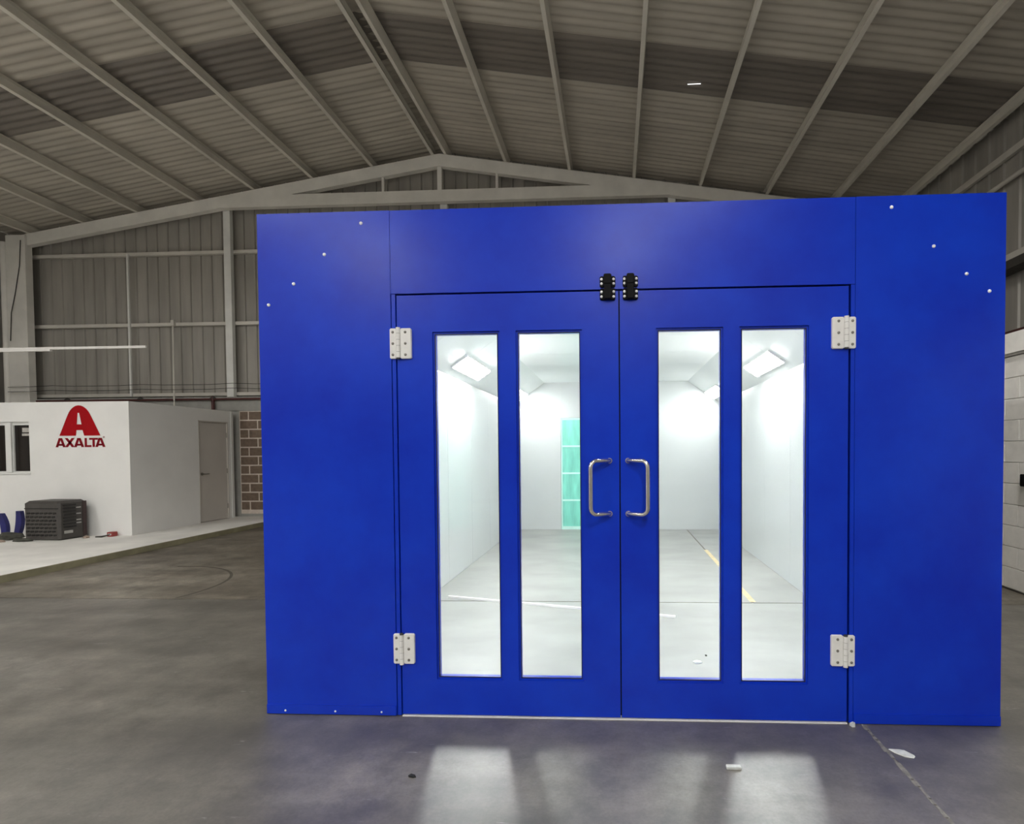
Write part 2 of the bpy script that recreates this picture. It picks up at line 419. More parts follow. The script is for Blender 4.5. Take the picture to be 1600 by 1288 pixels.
# white blockwork along the right side
wk2 = MB().box(XB + .03, XB + .16, -2.0, YW - .05, 0, 2.38).build('wall_block', 'white_joint', kind='structure', label='white painted block wall along the right side')
full, fo = block_mesh('wblock', 'white_block', .40 - .006, .2135 - .006, .035, .004)
random.seed(5)
for r in range(11):
    z = .02 + r * .2135
    for c in range(22):
        y = 3.0 + c * .40 - (.2 if r % 2 else 0)
        if y + .4 > YW - .06: continue
        o = part('block', full, Vector((XB + .0175, y + .2, z + .003)), wk2)
        o.rotation_euler.z = -math.pi / 2
MB().box(XB - .03, XB + .19, -2.0, YW - .05, 2.40, 2.60).build('cap_beam', 'white_block', wk2)
MB().box(XB - .012, XB + .17, -2.0, YW - .05, 2.375, 2.40).build('cap_joint', 'white_joint', wk2)
MB().cbox(0, .10, 0, .05, 0, .12, .008).map(lambda v: Vector((XB - .05 + v.y, 5.42 + v.x, 1.07 + v.z))).build('switch_box', 'black',
    label='small black switch box on the white block wall', cat='switch')

# ------------------------------------------------------------------ roof
ce = empty('ceiling', (RX, 1.2, RZ), kind='structure', label='pitched corrugated roof on steel purlins')
cov = .985; y0 = 7.855 - 17 * cov
def roof_mesh(side, nm, m, n, amp):
    b = MB(); pr = []
    q = cov / n
    for i in range(n * 6 + 1):
        u = i * q / 6; pr.append((u, .03 - amp + amp * .5 * (1 + math.cos(2 * math.pi * i / 6))))
    xe = XL - .1 if side < 0 else XR + .1
    xa = RX + side * .02
    for (u, h), (u2, h2) in zip(pr, pr[1:]):
        b.add([(xa, u, zr(xa) + .19 + h), (xe, u, zr(xe) + .19 + h), (xe, u2, zr(xe) + .19 + h2), (xa, u2, zr(xa) + .19 + h2)], [(0, 1, 2, 3)], 0, True)
    return b.mesh(nm, m)
RM = {}
for s in (-1, 1):
    RM[s, 0] = roof_mesh(s, 'roof_sheet', 'roof', 7, .022); RM[s, 1] = roof_mesh(s, 'rooflight', 'rooflight', 7, .034)
i = 0
while y0 + i * cov < YW + .3:
    y = y0 + i * cov
    sk = 1 if i % 6 == 17 % 6 else 0
    for s in (-1, 1):
        me, og = RM[s, sk]
        o = part('rooflight' if sk else 'roof_sheet', me, Vector((og.x, y + cov / 2, og.z)), ce)
    i += 1
MB().box(1.14, 1.34, 8.535, 8.545, zr(1.24) + .175, zr(1.24) + .18).build('daylight_glow_strip', 'daylight', ce)  # glowing strip in place of daylight through the rooflight
MB().box(RX - .25, RX + .25, y0, YW, RZ + .24, RZ + .25).map(lambda v: Vector((v.x, v.y, v.z - RS * abs(v.x - RX)))).build('ridge_cap', 'roof', ce)
PX = [-12.62, -11.39, -10.17, -8.87, -7.59, -6.32, -5.03, -3.745, -3.475, -2.23, -.905, .41, 1.75, 3.08, 4.40, 5.60]
for x in PX:
    s = -1 if x < RX else 1; z = zr(x); m = MB()
    a = math.atan(RS) * s
    prof = [(-.03, 0), (.03, 0), (.03, .006), (-.024, .006), (-.024, .174), (.03, .174), (.03, .18), (-.03, .18)]
    if s > 0: prof = [(-u, v) for u, v in prof]
    for yy in (YR - .2, YW + .2):
        for u, v in prof: m.v.append((x + u * math.cos(a) + v * math.sin(a) * 1, yy, z - u * math.sin(a) + v * math.cos(a)))
    n = len(prof)
    for k in range(n):
        j = (k + 1) % n; m.f.append([k, j, n + j, n + k]); m.mi.append(0); m.sm.append(False)
    m.build('purlin', 'purlin', ce)

# ------------------------------------------------------------------ portal frame at the end wall
tr = empty('trim_1', (RX, YW - .15, 0), kind='structure', label='grey steel portal truss at the hall end wall')
ya, yb = YW - .10, YW + .03
for s, xe in ((-1, -12.70), (1, XR - .1)):
    m = MB()
    P = [(RX, zr(RX) - .01), (xe, zr(xe) - .01), (xe, zr(xe) - .26), (RX, zr(RX) - .26)]
    m.add([(x, ya, z) for x, z in P] + [(x, yb, z) for x, z in P],
          [(0, 1, 2, 3), (7, 6, 5, 4), (0, 4, 5, 1), (1, 5, 6, 2), (2, 6, 7, 3), (3, 7, 4, 0)])
    m.build('rafter', 'frame', tr)
MB().box(RX - 4.75, RX + 4.75, ya - .012, yb - .02, 6.625, 6.865).build('tie_beam', 'frame', tr)
for xs, w_ in ((-4.81, .05), (RX, .09), (-2.41, .05)):
    MB().box(xs - w_ / 2, xs + w_ / 2, ya + .03, yb - .03, 6.86, zr(xs) - .25).build('strut', 'frame', tr)
MB().box(-13.08, -12.64, ya - .05, YW - .005, PH, zr(-12.86) - .02).build('column', 'frame', tr)
MB().box(XR - .42, XR - .05, ya - .05, YW - .005, 0, zr(XR - .2) - .02).build('column', 'frame', tr)
MB().tube([(-13.17, YW - .10, PH), (-13.17, YW - .10, zr(-13.17) - .1)], .07, 14).build('downpipe', 'frame',
    label='round grey downpipe beside the left portal column', cat='pipe')
MB().tube([(-12.72, YW - .165, 6.05), (-12.76, YW - .165, 5.5), (-12.88, YW - .165, 4.9), (-12.98, YW - .165, 4.5), (-13.02, YW - .165, 3.9)], .008, 6).build('hanging_cable', 'cable',
    label='thin dark cable hanging across the left portal column', cat='cable')

# ------------------------------------------------------------------ pipes and cables on the end wall
sp = empty('sprinkler_pipe', (-8.58, YW - .09, 2.2), label='dark red sprinkler pipe with couplings low on end wall', cat='pipe')
MB().tube([(-12.55, YW - .09, 2.60), (-2.0, YW - .09, 2.60)], .022, 8).build('main_pipe', 'red_pipe', sp)
MB().tube([(-8.58, YW - .09, 2.66), (-8.58, YW - .09, 2.2)], .034, 10).build('drop_pipe', 'red_pipe', sp)
for x in (-11.85, -10.2, -8.58):
    MB().tube([(x - .06, YW - .09, 2.61), (x, YW - .09, 2.64), (x + .06, YW - .09, 2.61)], [.02, .038, .02], 8).build('coupling', 'dark_pipe', sp)
for z, n in ((2.90, 'upper of two thin dark cables strung along the end wall'), (2.80, 'lower of two thin dark cables strung along the end wall')):
    pts = [(-13.05 + i * .5, YW - .22, z + (.02 if i % 4 == 2 else 0)) for i in range(22)]
    MB().tube(pts, .006, 6).build('wall_cable', 'cable', label=n, cat='cable')
cp = empty('conduit_pipe', (-9.38, YW - .145, 2.3), label='slim grey conduit dropping from the middle girt behind the office', cat='pipe')
MB().tube([(-9.38, YW - .145, 4.2), (-9.40, YW - .145, 2.2)], .014, 8).build('tube', 'girt', cp)
MB().box(-9.415, -9.345, YW - .17, YW - .11, 4.17, 4.28).build('clamp', 'girt', cp)

# ------------------------------------------------------------------ unseen hall lamps: one matches the header highlight, the rest added as fill
def unseen_lamp(x, y, label):
    t = empty('unseen_hall_light', (x, y, 5.62), label=label, cat='light', group='unseen hall lights hung from the roof')
    MB().box(x - .24, x + .24, y - .62, y + .62, 5.63, 5.69).build('housing', 'lamp_body', t)
    MB().box(x - .22, x + .22, y - .60, y + .60, 5.615, 5.632).build('diffuser', 'unseen_lamp', t)
    for yy in (y - .5, y + .5):
        MB().tube([(x, yy, 5.68), (x, yy, zr(x) + .1)], .006, 6).build('hanger', 'cable', t)
for y, row in ((3.3, 'front'), (-1.2, 'middle'), (-5.4, 'rear')):
    for x, n in (({3.3: 2.9, -1.2: 1.0, -5.4: .1}[y], 'right'), (-4.9, 'middle'), (-10.4, 'left')):
        unseen_lamp(x, y, '%s row unseen flat white hall light in the %s bay' % (row, n))

# ------------------------------------------------------------------ white bar above the office
wbz = 3.285
bar = empty('wall_bar', (-10.6, 9.0, wbz), label='long slim white horizontal bar above the white office', cat='bar')
MB().box(XL + .03, -8.03, 8.985, 9.015, wbz - .022, wbz + .018).build('rail', 'white_bar', bar)
MB().box(XL + .03, -9.75, 8.98, 9.02, wbz - .05, wbz - .02).build('sleeve', 'white_bar', bar)
MB().box(XL + .03, XL + .06, 8.9, 9.1, wbz - .15, wbz + .15).build('wall_plate', 'white_bar', bar)

# ------------------------------------------------------------------ office room
XO, YO, ZO = -8.085, 8.686, 2.325
of = empty('office_room', (-10.6, 10.0, PH), label='white single storey office room with door and window on walkway', cat='room')
MB().panel(-12.55, XO, PH, ZO, YO, YO + .12, [(-10.85, -9.845, 1.14, 2.0)]).build('front_wall', 'office_white', of)
m = MB().panel(YO + .12, YW - .2, PH, ZO, 0, .12, [(10.20, 10.985, PH, 2.078)])
m.map(lambda v: Vector((XO - v.y, v.x, v.z))).build('side_wall', 'office_white', of)
MB().box(-12.55, XO - .12, YO + .12, YW - .2, 2.2, 2.26).build('roof_slab', 'office_white', of)
MB().box(XO - .02, XO + .012, YW - .26, YW - .195, PH, ZO).build('corner_trim', 'window_frame', of)
dr = MB().box(XO - .06, XO - .022, 10.205, 10.98, PH + .012, 2.07).build('door', 'office_door', of)
lv = MB().tube([(XO - .024, 10.285, 1.04), (XO + .0, 10.285, 1.04), (XO + .035, 10.285, 1.04), (XO + .04, 10.30, 1.04), (XO + .04, 10.40, 1.04)], .010, 8)
lv.tube([(XO - .023, 10.285, 1.04), (XO - .010, 10.285, 1.04)], .03, 14)
lv.build('door_lever', 'screw', dr)
for z in (.35, 1.08, 1.82):
    MB().tube([(XO - .015, 10.975, z - .05), (XO - .015, 10.975, z + .05)], .010, 8).build('hinge', 'screw', dr)
df = MB()
df.box(XO - .08, XO + .004, 10.19, 10.205, PH, 2.09); df.box(XO - .08, XO + .004, 10.98, 10.996, PH, 2.09); df.box(XO - .08, XO + .004, 10.19, 10.996, 2.07, 2.092)
df.build('door_frame', 'office_door', of)
wn_ = MB().panel(-10.85, -9.845, 1.14, 2.0, YO + .045, YO + .10, [(-10.82, -10.30, 1.165, 1.945), (-10.18, -9.865, 1.165, 1.945)]).build('window', 'window_frame', of)
MB().box(-10.29, -10.19, YO + .015, YO + .05, 1.15, 1.99).build('sash_post', 'window_frame', wn_)
MB().box(-10.83, -10.29, YO + .07, YO + .08, 1.15, 1.96).build('window_pane', 'dark_glass', wn_)
MB().box(-10.19, -9.855, YO + .07, YO + .08, 1.15, 1.96).build('window_pane', 'dark_glass', wn_)
st = MB(); st.box(-10.045, -9.885, YO + .064, YO + .069, 1.765, 1.805); st.box(-10.04, -9.89, YO + .064, YO + .069, 1.825, 1.90)
st.build('window_sticker', 'sticker', wn_)
MB().box(-10.86, -9.835, YO - .02, YO + .1, 1.118, 1.142).build('window_sill', 'window_frame', wn_)

# the red emblem and wordmark painted on the office front
lg = empty('wall_logo', (-8.93, YO, 1.57), label='red A emblem above red lettering painted on white office wall', cat='sign')
U = .874 / 565.0                                  # metres per unit of the logo drawing
def L2(u, v): return (-8.943 + (u - 918) * U, 1.757 - (v - 443) * U)
left = [(443, 683), (395, 704.5), (340, 729), (285, 753.5), (240, 773.5), (215, 785), (190, 798), (170, 812), (152, 828), (138, 845), (127, 863), (119, 882), (115, 905)]
def xl(v):
    for (v1, u1), (v0, u0) in zip(left, left[1:]):
        if v0 <= v <= v1: return u0 + (u1 - u0) * (v - v0) / (v1 - v0)
    return left[-1][1]
def xr_(v):
    c = 911.0 + 5.5 * (v - 115) / 328; return 2 * c - xl(v)
em = MB(); rows = [115, 119, 127, 138, 152, 170, 190, 197, 215, 240, 285, 320, 320.01, 340, 382.9, 383, 395, 443]
def slit(v):
    if 197 <= v <= 320: t = (v - 197) / 123; return (898 - 13 * t, 915 + 23 * t)
    if 383 <= v <= 443: t = (v - 383) / 60; return (880 - 8 * t, 948 + 17 * t)
    return None
yl = YO - .004
def quad(b, P): b.add([(L2(*p)[0], yl, L2(*p)[1]) for p in P], [(0, 1, 2, 3)])
for a, b in zip(rows, rows[1:]):
    if b - a < .05: continue
    mid = (a + b) / 2; s0 = slit(mid)
    if s0:
        s1, s2 = slit(max(a, 197 if mid < 330 else 383)), slit(min(b, 320 if mid < 330 else 443))
        quad(em, [(xl(b), b), (s2[0], b), (s1[0], a), (xl(a), a)]); quad(em, [(s2[1], b), (xr_(b), b), (xr_(a), a), (s1[1], a)])
    else:
        quad(em, [(xl(b), b), (xr_(b), b), (xr_(a), a), (xl(a), a)])
em.build('emblem', 'red', lg)
T, B = 468, 567
def letter(kind, u0, u1):
    m = MB(); W = u1 - u0; th = 27
    if kind == 'A':
        c = (u0 + u1) / 2; tw = W * .17
        quad(m, [(u0, B), (u0 + W * .27, B), (c + 2, T + 18), (c - tw, T)]); quad(m, [(u1 - W * .27, B), (u1, B), (c + tw, T), (c - 2, T + 18)])
        quad(m, [(c - tw, T), (c - 2, T + 22), (c + 2, T + 22), (c + tw, T)])
        quad(m, [(u0 + W * .2, B - 16), (u1 - W * .2, B - 16), (u1 - W * .27, B - 36), (u0 + W * .27, B - 36)])
    elif kind == 'X':
        quad(m, [(u0, B), (u0 + W * .31, B), (u1, T), (u1 - W * .31, T)]); quad(m, [(u1 - W * .31, B), (u1, B), (u0 + W * .31, T), (u0, T)])
    elif kind == 'L':
        quad(m, [(u0, B), (u0 + th, B), (u0 + th, T), (u0, T)]); quad(m, [(u0 + th, B), (u1, B), (u1, B - 21), (u0 + th, B - 21)])
    elif kind == 'T':
        c = (u0 + u1) / 2; quad(m, [(u0, T + 21), (u1, T + 21), (u1, T), (u0, T)]); quad(m, [(c - th / 2, B), (c + th / 2, B), (c + th / 2, T + 21), (c - th / 2, T + 21)])
    m.build('letter', 'dark_red', lg)
for kd, a, b in (('A', 636, 752), ('X', 742, 856), ('A', 846, 962), ('L', 968, 1046), ('T', 1020, 1120), ('A', 1088, 1203)): letter(kd, a, b)
mk = MB(); c = Vector((L2(1187, 460)[0], yl, L2(1187, 460)[1]))
mk.tube([c + Vector((.012 * math.cos(t * math.pi / 5), 0, .012 * math.sin(t * math.pi / 5))) for t in range(11)], .003, 5).build('registered_mark', 'dark_red', lg)

# ------------------------------------------------------------------ dark ribbed box and rubbish on the walkway
ca = math.radians(-3); A0 = Vector((-8.785, 8.15, PH))
def cr(v):  # local: x to the left along the face, y backwards, z up
    d = Vector((-math.cos(ca), -math.sin(ca), 0)) ; e = Vector((-math.sin(ca) * 1.0, math.cos(ca), 0))
    return A0 + d * v.x + e * v.y + Vector((0, 0, v.z))
bx = empty('storage_box', (-9.1, 8.37, PH), label='charcoal ribbed plastic box standing against the white office wall', cat='box')
def rbox(x0, x1, y0, y1, z0, z1, c):
    m = MB(); P = [(x0 + c, y0), (x1 - c, y0), (x1, y0 + c), (x1, y1 - c), (x1 - c, y1), (x0 + c, y1), (x0, y1 - c), (x0, y0 + c)]
    R = [(0, .03), (.04, 0), (.94, 0), (1, .035)]; v = []
    cx_, cy_ = (x0 + x1) / 2, (y0 + y1) / 2
    for t, g in R:
        for px, py in P:
            v.append((px + (g if px < cx_ else -g), py + (g if py < cy_ else -g), z0 + (z1 - z0) * t))
    fs = [tuple(reversed(range(8))), tuple(range(24, 32))]
    for r in range(3):
        for i in range(8): fs.append((r * 8 + i, r * 8 + (i + 1) % 8, r * 8 + 8 + (i + 1) % 8, r * 8 + 8 + i))
    return m.add(v, fs)
rbox(0, .63, 0, .44, 0, .625, .03).map(cr).build('body', 'crate', bx)
MB().box(.02, .61, -.004, .01, .50, .515).map(cr).build('seam', 'crate_dark', bx)
MB().box(-.006, .01, .36, .425, .03, .60).map(cr).build('end_cover', 'crate_side', bx)
for r in range(7):
    for c in range(7):
        xx = .05 + c * .077 + (.02 if r % 2 else 0); zz = .07 + r * .058
        MB().add([(xx, .002, zz), (xx + .05, .002, zz - .01), (xx + .05, -.014, zz + .018), (xx, -.014, zz + .018), (xx, .002, zz + .03), (xx + .05, .002, zz + .03)],
                 [(0, 1, 2, 3), (3, 2, 5, 4), (0, 3, 4), (1, 5, 2)]).map(cr).build('grip_stud', 'crate_dark', bx)
for r in range(8):
    zz = .19 + r * .05
    MB().box(-.014, .004, .06, .25, zz, zz + .026).map(cr).build('rib', 'crate_dark', bx)
    MB().box(-.012, .004, .255, .33, zz + .004, zz + .022).map(cr).build('rib_end', 'tag' if r in (1, 2, 4, 6) else 'crate', bx)
MB().box(-.008, .004, .07, .20, .10, .145).map(cr).build('name_plate', 'tag', bx)

def lump(name, c, sx, sy, sz, m, seed, **k):
    random.seed(seed); bm = bmesh.new(); bmesh.ops.create_icosphere(bm, subdivisions=2, radius=1)
    ph = [random.uniform(0, 6) for _ in range(6)]
    for v in bm.verts:
        p = v.co.copy(); f = 1 + .22 * math.sin(3.1 * p.x + ph[0]) * math.sin(2.7 * p.y + ph[1]) + .16 * math.sin(5 * p.z + ph[2] + 3 * p.x) + random.uniform(-.08, .08)
        v.co = Vector((p.x * sx * f, p.y * sy * f, max(p.z, -.55) * sz * f))
    zmin = min(v.co.z for v in bm.verts)
    for v in bm.verts: v.co.z -= zmin
    me = bpy.data.meshes.new(name); bm.to_mesh(me); bm.free(); me.materials.append(MT[m])
    return tag(part(name, me, Vector(c), None), **k)
lump('rag', (-9.72, 8.25, PH), .19, .10, .07, 'rag', 1, label='crumpled dark rag on walkway left of the ribbed box', cat='rag')
lump('rag', (-9.30, 8.06, PH), .17, .04, .035, 'rag', 2, label='flat dark rag on walkway at the ribbed box front corner', cat='rag')
lump('cardboard_scrap', (-9.60, 7.99, PH), .08, .035, .022, 'card', 3, label='torn tan cardboard scrap in front of the ribbed box', cat='scrap')
lump('crumpled_cup', (-9.98, 8.07, PH), .05, .05, .10, 'paper', 4, label='white crumpled cup at the left picture edge', cat='cup')
def blade(x, y, lean, wdt, h, label):
    m = MB(); n = 6; v = []
    for i in range(n + 1):
        t = i / n; ww = wdt * (.8 + .35 * math.sin(t * math.pi)) * .5; xx = x + lean * t; z = PH + h * t; dy = .03 * math.sin(t * 3)
        v += [(xx - ww, y + dy - .03, z), (xx + ww, y + dy - .03, z), (xx + ww, y + dy + .03, z), (xx - ww, y + dy + .03, z)]
    fs = [(3, 2, 1, 0), (n * 4, n * 4 + 1, n * 4 + 2, n * 4 + 3)]
    for i in range(n):
        for k in range(4): fs.append((i * 4 + k, i * 4 + (k + 1) % 4, i * 4 + 4 + (k + 1) % 4, i * 4 + 4 + k))
    m.add(v, fs).build('folded_sheet', 'navy', label=label, cat='sheet')
blade(-9.86, 8.46, .06, .09, .44, 'upright navy blue folded sheet nearest the ribbed box')
blade(-10.06, 8.46, -.07, .09, .40, 'navy blue folded sheet leaning out of the left picture edge')
lump('wood_scrap', (-8.60, 8.40, PH), .05, .04, .025, 'card', 6, label='small brown scrap beside the ribbed box right end', cat='scrap')
MB().tube([(-8.50, 8.46, PH + .012), (-8.41, 8.47, PH + .014), (-8.33, 8.48, PH + .03), (-8.28, 8.49, PH + .05)], [.01, .014, .012, .006], 7).build('twisted_strap', 'rag',
    label='thin twisted dark strap between ribbed box and red carton', cat='strap')
rb = empty('small_carton', (-8.345, 8.60, PH), label='small red carton on walkway by the office corner', cat='carton')
MB().cbox(-8.395, -8.295, 8.55, 8.64, PH, PH + .075, .006).build('carton_body', 'red_box', rb)
MB().box(-8.372, -8.318, 8.546, 8.55, PH + .025, PH + .05).build('carton_label', 'paper', rb)

# ------------------------------------------------------------------ spray booth
X0, X1, ZT = -1.937, 1.991, 2.745
XA, XC = -1.203, 1.243            # seams between side panels and door frame
YB = 9.95                         # rear of the booth
bo = empty('spray_booth', (.027, 6.4, 0), label='large blue fronted spray booth with glazed double doors', cat='spray booth')
MB().box(X0, XA - .0012, YF, YF + .05, .004, ZT).build('front_panel', 'blue', bo)
MB().box(XC + .0012, X1, YF, YF + .05, .004, ZT).build('front_panel', 'blue', bo)
MB().box(XA, XC, YF + .0025, YF + .05, 2.302, ZT).build('header_panel', 'blue', bo)
MB().box(XA + .003, XC - .003, YF - .0025, YF + .004, 2.300, 2.312).build('drip_trim', 'blue', bo)
for xa, xb in ((XA, -1.180), (1.220, XC)):
    MB().box(xa + .003, xb, YF + .003, YF + .05, .004, 2.302).build('door_jamb', 'blue', bo)
for xa, xb in ((X0, XA - .004), (XC + .004, X1)):
    MB().box(xa, xb, YF - .005, YF + .001, .004, .054).build('base_channel', 'blue', bo)
sl = MB(); sl.box(-1.180, 1.220, YF + .052, YF + .062, 2.24, 2.31)
sl.box(-1.185, -1.135, YF + .052, YF + .062, .004, 2.3); sl.box(1.172, 1.225, YF + .052, YF + .062, .004, 2.3)
sl.build('door_seal', 'rubber', bo)
def screw(c, r, h, m, parent):
    return MB().dome(c, r, h).build('screw', m, parent)
for x, z in ((-1.359, 2.681), (-1.564, 2.519), (-1.738, 2.365), (-1.88, 2.254), (1.422, 2.686), (1.634, 2.483), (1.798, 2.339), (1.912, 2.249)):
    screw((x, YF, z), .0095, .006, 'screw_bright', bo)
for x in (-1.831, -1.548, -1.288): screw((x, YF - .005, .022), .006, .004, 'screw_bright', bo)

# shell behind the front: outer skin and white lining
XI0, XI1, ZC = -1.85, 1.875, 2.69
for xa, xb, n in ((X0, XI0 - .03, 'l'), (XI1 + .03, X1, 'r')):
    MB().box(xa, xb, YF + .052, YB, 0, ZT - .03).build('side_shell', 'galv', bo)
MB().box(X0, X1, YF + .052, YB, ZT - .03, ZT - .004).build('roof_shell', 'galv', bo)
MB().box(X0, X1, YB, YB + .05, 0, ZT).build('rear_shell', 'galv', bo)
npan = 7; pl = (YB - .03 - (YF + .06)) / npan
for i in range(npan):                              # lining panels with fine joints
    a, b = YF + .06 + i * pl + .0015, YF + .06 + (i + 1) * pl - .0015
    MB().box(XI0 - .03, XI0, a, b, .002, 2.30).build('lining_panel', 'booth_white', bo)
    MB().box(XI1, XI1 + .03, a, b, .002, 2.30).build('lining_panel', 'booth_white', bo)
    MB().box(XI0 + .56, XI1 - .56, a, b, ZC, ZC + .02).build('ceiling_panel', 'booth_ceiling', bo)
    for s, xw in ((1, XI0), (-1, XI1)):
        m = MB(); q = [(xw - s * .02, 2.295), (xw + s * .565, ZC), (xw + s * .565, ZC + .02), (xw - s * .02, 2.32)]
        m.add([(x, a, z) for x, z in q] + [(x, b, z) for x, z in q], [(0, 1, 2, 3), (7, 6, 5, 4), (0, 4, 5, 1), (1, 5, 6, 2), (2, 6, 7, 3), (3, 7, 4, 0)])
        m.build('cove_panel', 'booth_ceiling', bo)
for xa, xb in ((XI0 - .03, -.995), (-.40, .7), (.703, XI1 + .03)):
    MB().box(xa, xb, YB - .03, YB - .001, .002, ZC + .02).build('rear_panel', 'booth_white', bo)
MB().box(-.994, -.401, YB - .03, YB - .001, 2.05, ZC + .02).build('rear_panel', 'booth_white', bo)
MB().box(XI0, XI1, YF + .052, YF + .058, 2.32, ZC).build('front_lining', 'booth_white', bo)
for xa, xb in ((XI0, -1.185), (1.225, XI1)):
    MB().box(xa, xb, YF + .052, YF + .058, .002, 2.32).build('front_lining', 'booth_white', bo)
# booth floor film, lamplight painted in as a paler tone, broken at the slab joints
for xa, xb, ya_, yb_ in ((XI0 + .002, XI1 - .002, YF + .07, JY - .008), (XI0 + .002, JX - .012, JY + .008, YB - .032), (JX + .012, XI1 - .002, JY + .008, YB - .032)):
    MB().box(xa, xb, ya_, yb_, -.001, .001).build('lit_floor_film', 'lit_floor', fl)
# teal glazed door in the rear wall
rd = MB().panel(-.990, -.405, .002, 2.045, YB - .022, YB - .004, [(-.965, -.43, .06 + .495 * i, .06 + .495 * i + .465) for i in range(4)]).build('rear_door', 'teal_bar', bo)
for i in range(4):
    MB().box(-.965, -.43, YB - .014, YB - .008, .06 + .495 * i, .525 + .495 * i).build('door_pane', 'teal', rd)

MB().box(-1.172, 1.212, YF - .004, YF + .05, 0, .004).build('leak_light_strip', 'hinge', bo)  # pale strip added in place of light leaking under the doors

# doors
def leaf(xa, xb, wins):
    d = MB().panel(xa, xb, .010, 2.292, YF + .006, YF + .05, [(a - .014, b + .014, .203, 2.094) for a, b in wins]).build('door', 'blue', bo)
    for a, b in wins:
        fr = MB().panel(a - .014, b + .014, .203, 2.094, YF + .016, YF + .046, [(a, b, .217, 2.080)]).build('glazing_bead', 'blue', d)
        g = MB().panel(a - .003, b + .003, .214, 2.083, YF + .013, YF + .016, [(a + .001, b - .001, .218, 2.079)]).build('glazing_gasket', 'rubber', d)
        MB().box(a - .002, b + .002, YF + .034, YF + .038, .215, 2.082).build('window_pane', 'pane', d)
    return d
dl = leaf(-1.173, .0215, ((-.966, -.629), (-.514, -.187)))
drt = leaf(.0285, 1.2125, ((.232, .555), (.668, .997)))
MB().box(.0215, .0285, YF + .030, YF + .048, .01, 2.292).build('meeting_seal', 'rubber', bo)

def arc_pts(c, a, b, n=6):
    """quarter bend from direction a to direction b around corner c"""
    out = []
    for i in range(n + 1):
        t = i / n * math.pi / 2; out.append(Vector(c) + Vector(a) * (1 - math.sin(t)) + Vector(b) * (1 - math.cos(t)))
    return out
def handle(door, xm, xb, z0, z1):
    s = 1 if xb > xm else -1; yo = YF - .062; r = .028; m = MB()
    ys = YF + .006
    p = [Vector((xm, ys, z1)), Vector((xm, ys - .012, z1))]
    e = Vector((xb, yo, z1)); d = (e - p[-1]).normalized()
    p += arc_pts(e, -d * r * 1.3, Vector((0, 0, -r * 1.3)))
    e2 = Vector((xb, yo, z0)); q = Vector((xm, ys - .012, z0)); d2 = (q - e2).normalized()
    p += arc_pts(e2, Vector((0, 0, r * 1.3)), d2 * r * 1.3)
    p += [q, Vector((xm, ys, z0))]
    m.tube(p, .0118, 14)
    for z in (z0, z1): m.tube([(xm, ys + .001, z), (xm, ys - .004, z)], .0145, 14)
    m.build('handle', 'steel', door, label='polished steel D shaped pull handle')
handle(dl, -.030, -.128, 1.112, 1.395)
handle(drt, .068, .168, 1.112, 1.395)

def hinge(x0, x1, z0, z1, side, pin_up):
    """side -1: narrow leaf on the left jamb, +1: mirrored"""
    h = empty('hinge', ((x0 + x1) / 2, YF, z0), bo, label='pale metal butt hinge with six screws')
    W_ = x1 - x0; fx = (lambda t: x0 + W_ * t) if side < 0 else (lambda t: x1 - W_ * t)
    def rng(a, b): a, b = fx(a), fx(b); return min(a, b), max(a, b)
    yf = YF - .009
    a, b = rng(0, .30); MB().cbox(a, b, yf, YF + .003, z0, z1, .006).build('leaf_plate', 'hinge', h)
    a, b = rng(.49, 1); MB().cbox(a, b, yf, YF + .007, z0, z1, .006).build('leaf_plate', 'hinge', h)
    sh = .005 if pin_up else -.005
    a, b = rng(.28, .50); L = (z1 - z0) / 5
    for i in range(5):
        za, zb = z0 + i * L + sh + .0008, z0 + (i + 1) * L + sh - .0008
        MB().tube([((a + b) / 2, yf + .003, za), ((a + b) / 2, yf + .003, zb)], (b - a) / 2 * .9, 16).build('knuckle', 'hinge', h)
    MB().tube([((a + b) / 2, yf + .003, z0 - .002), ((a + b) / 2, yf + .003, z1 + .002)], (b - a) / 2 * .8, 12).build('pin', 'hinge_pin', h)
    for t in (.15, .73):
        for zz in (.13, .5, .87):
            x = fx(t); screw((x, yf, z0 + (z1 - z0) * zz), .0075, .005, 'screw', h)
hinge(-1.209, -1.091, 1.951, 2.114, -1, True)
hinge(-1.215, -1.098, .292, .457, -1, False)
hinge(1.124, 1.245, 1.968, 2.131, 1, True)
hinge(1.126, 1.248, .308, .472, 1, False)

def latch(x0, x1):
    c = empty('latch', ((x0 + x1) / 2, YF, 2.244), bo, label='black toggle latch with eight bright screws')
    MB().cbox(x0, x1, YF - .010, YF + .003, 2.307, 2.366, .006).build('keeper_plate', 'black', c)
    MB().cbox(x0, x1, YF - .008, YF + .007, 2.243, 2.303, .006).build('base_plate', 'black', c)
    w_ = x1 - x0
    m = MB().cbox(x0 + w_ * .25, x1 - w_ * .25, YF - .030, YF - .006, 2.322, 2.374, .006); m.build('hook_cover', 'black', c)
    m = MB().cbox(x0 + w_ * .27, x1 - w_ * .27, YF - .026, YF - .004, 2.245, 2.330, .005); m.build('lever', 'black', c)
    MB().tube([(x0 + w_ * .2, YF - .014, 2.316), (x1 - w_ * .2, YF - .014, 2.316)], .006, 10).build('pivot_pin', 'black', c)
    for z in (2.350, 2.327, 2.284, 2.259):
        for t in (.11, .89): screw((x0 + w_ * t, YF - .009, z), .0074, .005, 'screw_bright', c)
latch(-.076, .006); latch(.045, .125)

